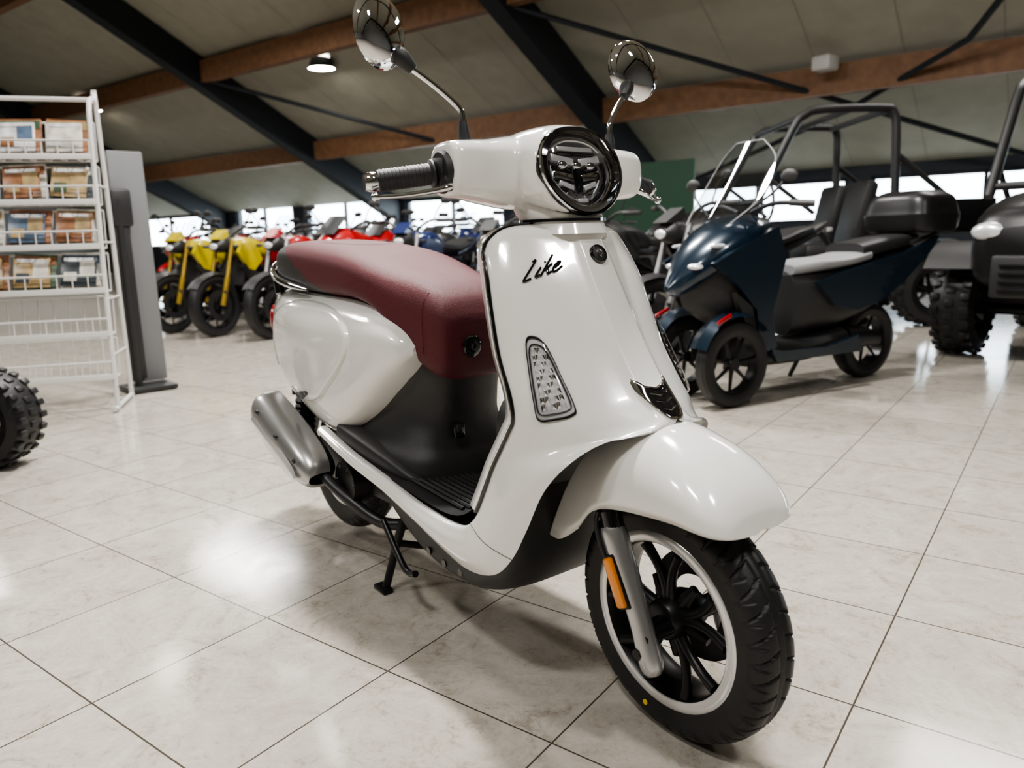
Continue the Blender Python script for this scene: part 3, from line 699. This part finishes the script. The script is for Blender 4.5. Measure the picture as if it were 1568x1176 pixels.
place_bike(7.05,-2.23,H,'naked',M_red,M_silver)
place_bike(6.8,-1.6,H,'sport',M_red)
place_bike(6.5,-.95,H,'naked',M_bblue)
place_bike(9.9,-4.2,H,'adv',M_red);place_bike(9.65,-3.5,H,'sport',M_red);place_bike(9.4,-2.85,H,'adv',M_bwhite);place_bike(9.15,-2.2,H,'naked',M_red)
place_bike(8.9,-1.55,H,'sport',M_red);place_bike(8.65,-.95,H,'naked',M_black);place_bike(8.4,-.3,H,'sport',M_bblue);place_bike(8.2,.35,H,'naked',M_bblue)
for k in range(8):
    place_bike(11.3-.24*k,-4.9+.72*k,H,('adv','sport','naked')[k%3],(M_black,M_bwhite,M_red,M_black,M_bwhite,M_black,M_bblue,M_black)[k])
for k in range(8):
    place_bike(13.2-.22*k,-5.8+.78*k,H,('sport','naked','adv')[k%3],(M_red,M_black,M_bwhite,M_black,M_bblue,M_black,M_bwhite,M_red)[k])
place_bike(6.25,-.2,H,'naked',M_black)
place_bike(4.75,.90,radians(-100),'naked',M_black)
place_bike(6.1,.55,radians(-95),'sport',M_black)
place_bike(10.3,1.2,radians(-80),'adv',M_bwhite)
# three wheel scooter
mb=MB() # 0 navy 1 rub 2 matte 3 silver 4 black 5 glass 6 lgrey 7 red 8 led
for y in (-.19,.19):
    simplewheel(mb,(1.30,y,.235),.235,.165,.045,1,2,7,sw=.08)
    R_=[]
    for i in range(12):
        t=radians(20+125*i/11);R_.append([(1.30+(.275-abs(q)*.3)*cos(t),y+q,.25+(.275-abs(q)*.4)*sin(t)) for q in (-.065,-.045,0,.045,.065)])
    mb.add(loft(R_,caps=False,closed=False),0)
    mb.add(plate([(1.30,.20),(1.26,.22),(1.18,.60),(1.24,.60)],.03,y*.72),2)
    mb.add(rbox((1.42,y*1.33,.49),(.10,.012,.022),.004,Matrix.Rotation(.4,4,'Y')),7)
simplewheel(mb,(0,0,.24),.24,.165,.06,1,2,7,sw=.08)
mb.add(xbody([(1.44,.08,.80,.52,.8),(1.34,.15,.92,.46,.8),(1.2,.18,1.0,.40,.8),(1.05,.17,1.0,.34,.7),(.97,.13,.95,.34,.7)],m=32),4)
mb.add(xbody([(1.60,.02,.66,.63,.9),(1.54,.08,.76,.60,.95),(1.44,.15,.88,.64,1.0),(1.30,.20,.98,.72,1.0),(1.15,.21,1.03,.80,1.0),(1.02,.17,1.02,.88,.9)],m=36),0)
for s in (-1,1):
    mb.add(plate([(1.46,.78),(1.28,.86),(1.02,.96),(.95,.80),(1.04,.50),(1.00,.30),(1.12,.28),(1.16,.52),(1.30,.66)],.035,s*.205),0)
    mb.add(plate([(1.30,.62),(1.18,.54),(1.12,.34),(1.20,.40),(1.26,.52)],.04,s*.19),4)
    mb.add(plate([(1.05,.30),(1.0,.22),(.30,.22),(.34,.32),(.6,.27),(.95,.28)],.03,s*.215),0)
    mb.add(plate([(.66,.64),(.40,.70),(-.1,.78),(-.42,.88),(-.36,.80),(-.12,.62),(.10,.50),(.30,.46),(.50,.50)],.03,s*.175),0)
    mb.add(ellips((1.47,s*.085,.76),(.05,.05,.022),10,16),8);mb.add(ellips((1.34,s*.15,.865),(.10,.025,.014),10,16),8)
    mb.add(tube([(1.05,s*.05,1.04),(1.03,s*.2,1.08),(.95,s*.36,1.07)],.013),4);mb.add(tube([(1.00,s*.27,1.08),(.94,s*.38,1.07)],.018,sm=False),4)
    mb.add(tube([(1.2,s*.12,1.02),(1.15,s*.28,1.12),(1.12,s*.33,1.18)],.007),4);mb.add(ellips((1.11,s*.36,1.21),(.02,.055,.035),8,14),4)
mb.add(xbody([(1.08,.17,.34,.18,.6),(.7,.18,.31,.18,.6),(.35,.17,.36,.22,.6)],m=24),4)
mb.add(xbody([(.74,.09,.70,.33,.6),(.6,.14,.71,.35,.6),(.4,.155,.72,.36,.6),(.1,.15,.76,.44,.6),(-.15,.12,.80,.58,.6),(-.38,.05,.84,.74,.8)],m=30),4)
mb.add(xbody([(.74,.09,.74,.68,.6),(.6,.14,.77,.69,.6),(.35,.16,.78,.71,.6),(.15,.15,.81,.74,.6)],m=30),6)
mb.add(xbody([(.22,.14,.85,.74,.6),(0,.14,.88,.78,.6),(-.3,.12,.90,.83,.6),(-.38,.08,.88,.85,.7)],m=30),4)
mb.add(tube([(-.2,-.15,.84),(-.5,-.13,.90),(-.55,0,.90),(-.5,.13,.90),(-.2,.15,.84)],.013),4)
mb.add(sec3([(.90,-.40,0,.17,.20,.45),(.92,-.40,0,.20,.23,.45),(1.00,-.40,0,.21,.24,.45),(1.03,-.40,0,.205,.235,.45),(1.12,-.40,0,.18,.21,.5),(1.16,-.40,0,.12,.15,.6)],'z',m=32),2)
mb.add(tube([(.25,-.18,.24),(-.05,-.20,.28),(-.35,-.20,.36)],[.04,.06,.055],m=20),2)
mb.add(xbody([(.3,.15,.36,.18,.6),(.1,.12,.34,.2,.6),(-.05,.1,.3,.2,.6)],m=20),2)
R_=[]
for z,x,w in cr([(.98,1.36,.17),(1.08,1.28,.23),(1.2,1.19,.24),(1.33,1.10,.20),(1.42,1.04,.10)],4):
    R_.append([(x-.35*(w*t)**2*4,w*t,z) for t in [i/8 for i in range(-8,9)]])
mb.add(loft(R_,caps=False,closed=False),5)
mb.add(tube([R_[i][0] for i in range(len(R_))]+R_[-1][1:-1]+[R_[i][-1] for i in range(len(R_)-1,-1,-1)],.003,m=6,sm=False),6)
mb.add(tube([(.4,-.12,.2),(.42,-.2,.02)],.014,sm=False),4)
o=mb.build('three_wheeled_scooter',[M_navy,M_rub,M_matte,M_silver,M_black,M_tint,M_lgrey,M_red,M_led],angle=30)
h=atan2(-.985,-.17);x0,y0=-.37,2.20;sc=.92
o.scale=(sc,sc,sc);o.location=(x0-1.3*sc*cos(h),y0-1.3*sc*sin(h),0);o.rotation_euler=(0,0,h)
def utv():
    mb=MB() # 0 paint 1 rub 2 matte 3 black 4 led
    for x in (-.95,.95):
        for y in (-.62,.62): simplewheel(mb,(x,y,.32),.31,.17,.13,1,2,6,knob=22,n=36)
        mb.add(tube([(x,-.6,.31),(x,.6,.31)],.035,sm=False),2)
    mb.add(xbody([(1.40,.40,.85,.50,.5),(1.30,.50,.98,.45,.5),(1.0,.52,1.06,.55,.5),(.55,.58,1.10,.50,.5)],m=32),0)
    for y in (-.62,.62):
        R_=[]
        for i in range(12):
            t=radians(35+110*i/11);R_.append([(.95+.42*cos(t),y+q,.36+.40*sin(t)) for q in (-.16,0,.16)])
        mb.add(loft(R_,caps=False,closed=False),3)
        R_=[[(p[0]-1.9,p[1],p[2]) for p in r] for r in R_];mb.add(loft(R_,caps=False,closed=False),3)
        mb.add(ellips((1.36,y*.62,.82),(.05,.11,.06),8,14),4)
    mb.add(rbox((0,0,.38),(1.9,1.1,.14),.04),3);mb.add(rbox((1.42,0,.55),(.06,.7,.26),.02),3)
    for k in range(4): mb.add(rbox((1.46,0,.47+.05*k),(.02,.6,.015),.003),2)
    mb.add(rbox((-1.0,0,.84),(.9,1.25,.08),.02),3)
    for y in (-.62,.62): mb.add(rbox((-1.0,y,.96),(.9,.04,.26),.01),0)
    mb.add(rbox((-1.45,0,.96),(.04,1.25,.26),.01),0)
    for y in (-.3,.3):
        mb.add(rbox((-.12,y,.66),(.48,.46,.16),.05),3);mb.add(rbox((-.40,y,.98),(.13,.44,.60),.05,Matrix.Rotation(radians(-12),4,'Y')),3)
    mb.add(tube([(.35,-.3,1.0),(.22,-.3,1.12)],.02,sm=False),3);mb.add(revolve([(-.012,.16),(.012,.16),(.012,.185),(-.012,.185),(-.012,.16)],(.20,-.3,1.14),28,'x'),3)
    for y in (-.62,.62):
        mb.add(tube([(.62,y,1.05),(.30,y*.95,1.70),(.2,y*.95,1.82),(.05,y*.95,1.86),(-.45,y*.95,1.86),(-.55,y*.95,1.82),(-.58,y*.97,1.6),(-.6,y,.8)],.036,m=10,n=4),3)
        mb.add(tube([(-.57,y*.96,1.5),(-1.2,y*.95,1.0)],.025,sm=False),3);mb.add(tube([(.5,y,1.3),(.1,y,1.0)],.02,sm=False),3)
    for x,z in ((.24,1.80),(-.5,1.84),(.58,1.12),(-.2,1.86)): mb.add(tube([(x,-.59,z),(x,.59,z)],.028,sm=False),3)
    return mb
U1=utv().build('utility_vehicle',[M_matte,M_rub,M_matte,M_black,M_led])
x,y=CF(5.35,4.22);U1.location=(x,y,0);U1.rotation_euler=(0,0,radians(-85))
U2=bpy.data.objects.new('utility_vehicle',U1.data);COL.objects.link(U2)
x,y=CF(7.3,2.75);U2.location=(x,y,0);U2.rotation_euler=(0,0,radians(-128))
# quad bike at the left edge
mb=MB()
for x in (-.55,.55):
    for y in (-.42,.42): simplewheel(mb,(x,y,.20),.195,.11,.095,1,2,6,knob=24,n=36)
    mb.add(tube([(x,-.42,.20),(x,.42,.20)],.025,sm=False),2)
mb.add(xbody([(-.7,.12,.66,.55,.7),(-.4,.2,.68,.45,.7),(0,.17,.66,.40,.7),(.3,.18,.74,.40,.7),(.6,.2,.66,.42,.7),(.75,.08,.58,.48,.7)],m=24),0)
mb.add(xbody([(-.6,.12,.76,.68,.7),(-.3,.16,.76,.66,.7),(.1,.12,.76,.66,.7)],m=20),3)
for x in (-.55,.55):
    for y in (-.30,.30):
        R_=[]
        for i in range(10):
            t=radians(70+60*i/9);R_.append([(x+.24*cos(t),y+q,.32+.22*sin(t)) for q in (-.10,0,.06)])
        mb.add(loft(R_,caps=False,closed=False),0)
mb.add(tube([(.35,-.36,.92),(.38,-.1,.88),(.38,.1,.88),(.35,.36,.92)],.016),3);mb.add(tube([(.5,0,.6),(.38,0,.88)],.02,sm=False),2)
o=mb.build('quad_bike',[M_matte,M_rub,M_matte,M_black])
hx_=atan2(.793,.610);fx_,fy_=CF(3.0,-2.14)
X=Matrix.Rotation(hx_,2);d=X@Vector((.55,.42));o.location=(fx_-d.x,fy_-d.y,0);o.rotation_euler=(0,0,hx_)
# brochure rack
RK=empty('brochure_rack',(-2.42,-.20,0),atan2(-.93,-.37))
W=.66
mb=MB()
for x in (0,W):
    mb.add(tube([(x,0,.0),(x,-.04,.5),(x,-.16,1.36),(x,-.20,1.58),(x,-.26,1.65),(x,-.34,1.65),(x,-.38,1.58),(x,-.38,0)],.013,m=8,n=3))
    mb.add(tube([(x,.06,.02),(x,-.40,.02)],.012,sm=False,m=8))
    for z in (.3,.6,.9,1.2): mb.add(tube([(x,-.03-.1*z*.8,z),(x,-.38,z)],.006,sm=False,m=6))
mb.add(tube([(0,-.3,1.655),(W,-.3,1.655)],.012,sm=False,m=8))
shelves=[.18,.41,.64,.87,1.10,1.33]
for z in shelves:
    y0=-.03-.09*z
    for dy,dz in ((.06,0),(.05,.09),(-.10,.0),(-.13,.20)): mb.add(tube([(0,y0+dy,z+dz),(W,y0+dy,z+dz)],.006,sm=False,m=6))
    for k in range(10):
        x=W*k/9;mb.add(tube([(x,y0+.05,z+.09),(x,y0+.06,z),(x,y0-.10,z),(x,y0-.13,z+.20)],.0035,sm=False,m=5))
    mb.add(rbox((W/2,y0+.062,z+.01),(W,.006,.03),.001))
mb.build('rack_frame',[M_wwire],RK)
cols_=[(.50,.47,.42),(.04,.05,.06),(.24,.11,.055),(.6,.6,.58),(.06,.10,.06),(.08,.12,.18),(.33,.24,.12)]
bm_=[wallmat('brochure_print_%d'%i,c,.3,sc=18,var=.85) for i,c in enumerate(cols_)]
mb=MB()
for z in shelves[2:]:
    y0=-.03-.09*z
    for k in range(3):
        X=Matrix.Translation((.11+.22*k,y0-.02,z+.110))@Matrix.Rotation(radians(22),4,'X')@Matrix.Rotation(random.uniform(-.08,.08),4,'Y')
        mb.add(rbox((0,0,0),(.20,.02,.20),.001),random.randrange(7),X)
        mb.add(rbox((0,.012,.065),(.19,.003,.045),0),random.randrange(7),X)
        mb.add(rbox((.01,.025,-.01),(.17,.006,.16),.001,Matrix.Rotation(random.uniform(-.1,.1),4,'Y')),random.randrange(7),X)
        mb.add(rbox((-.03,.030,.01),(.07,.003,.08),0),random.randrange(7),X);mb.add(rbox((.05,.030,-.04),(.06,.003,.05),0),random.randrange(7),X);mb.add(rbox((.01,.030,.055),(.14,.003,.02),0),3,X)
mb.build('brochures',bm_,RK)
TT=empty('display_totem',(*CF(4.68,-2.27),0),radians(5))
one('grey_board',rbox((0,0,.74),(.05,.20,1.38),.008),M_grey,TT)
mb=MB();mb.add(tube([(.08,-.09,.02),(.08,-.09,1.15)],.022,sm=False)).add(rbox((.05,-.03,.02),(.26,.28,.03),.01)).add(rbox((.07,-.07,1.1),(.06,.12,.22),.02)).add(rbox((.06,-.08,.55),(.05,.09,.95),.01))
mb.build('totem_stand',[M_black],TT)
one('green_banner',rbx(11.5,11.55,4.9,6.6,.3,2.0),M_green,angle=30)
one('sales_counter',rbx(13.3,14.1,8,14,0,1.05),M_wall,angle=30)

# ================================================================== LIGHTS
def area(name,a,b,z,sx,sy,pw,col=(1,.965,.92)):
    l=bpy.data.lights.new(name,'AREA');l.shape='RECTANGLE';l.size=sx;l.size_y=sy;l.energy=pw;l.color=col
    o=bpy.data.objects.new(name,l);COL.objects.link(o);o.location=RM(a,b,z);o.rotation_euler=(0,0,radians(15.85))
    return o
area('hall_light_1',2.3,1.8,4.6,.4,.4,215)
area('hall_light_2',-1.4,.6,4.6,.8,.3,65)
area('hall_light_3',.8,-2.2,4.6,.8,.3,75)
area('hall_light_4',4.6,4.6,4.8,1.2,.6,230)
area('hall_light_5',8,0,4.5,2,1,80)
area('hall_light_6',7,11,4.5,2,1,130)
area('hall_light_7',4,15,4.8,2,1,140)
area('hall_light_8',1,8,4.8,2,1,140)
area('hall_light_9',-3,4,4.8,1,.6,80)
W_=bpy.data.worlds.new('world');bpy.context.scene.world=W_;W_.use_nodes=True
W_.node_tree.nodes['Background'].inputs[0].default_value=(.80,.92,1,1);W_.node_tree.nodes['Background'].inputs[1].default_value=6.5
# ================================================================== CAMERA
cam=bpy.data.cameras.new('camera');co=bpy.data.objects.new('camera',cam);COL.objects.link(co)
cam.sensor_width=36;cam.lens=26.6;cam.clip_start=.05;cam.clip_end=200
p=atan(223/1159);r=.028
Rv=Vector((.610,.793,0)).normalized();Fh=Vector((-.793,.610,0)).normalized()
Fv=Fh*cos(p)-Vector((0,0,1))*sin(p);U0=Rv.cross(Fv)
rt=(Rv-U0*r).normalized();up=(U0+Rv*r).normalized()
m=Matrix((rt,up,-Fv)).transposed().to_4x4();m.translation=(2.07,-.954,.86);co.matrix_world=m
cam.dof.use_dof=True;cam.dof.focus_distance=1.5;cam.dof.aperture_fstop=3.6
bpy.context.scene.camera=co
vs=bpy.context.scene.view_settings;vs.view_transform='AgX';vs.look='AgX - Medium High Contrast';vs.exposure=0.55
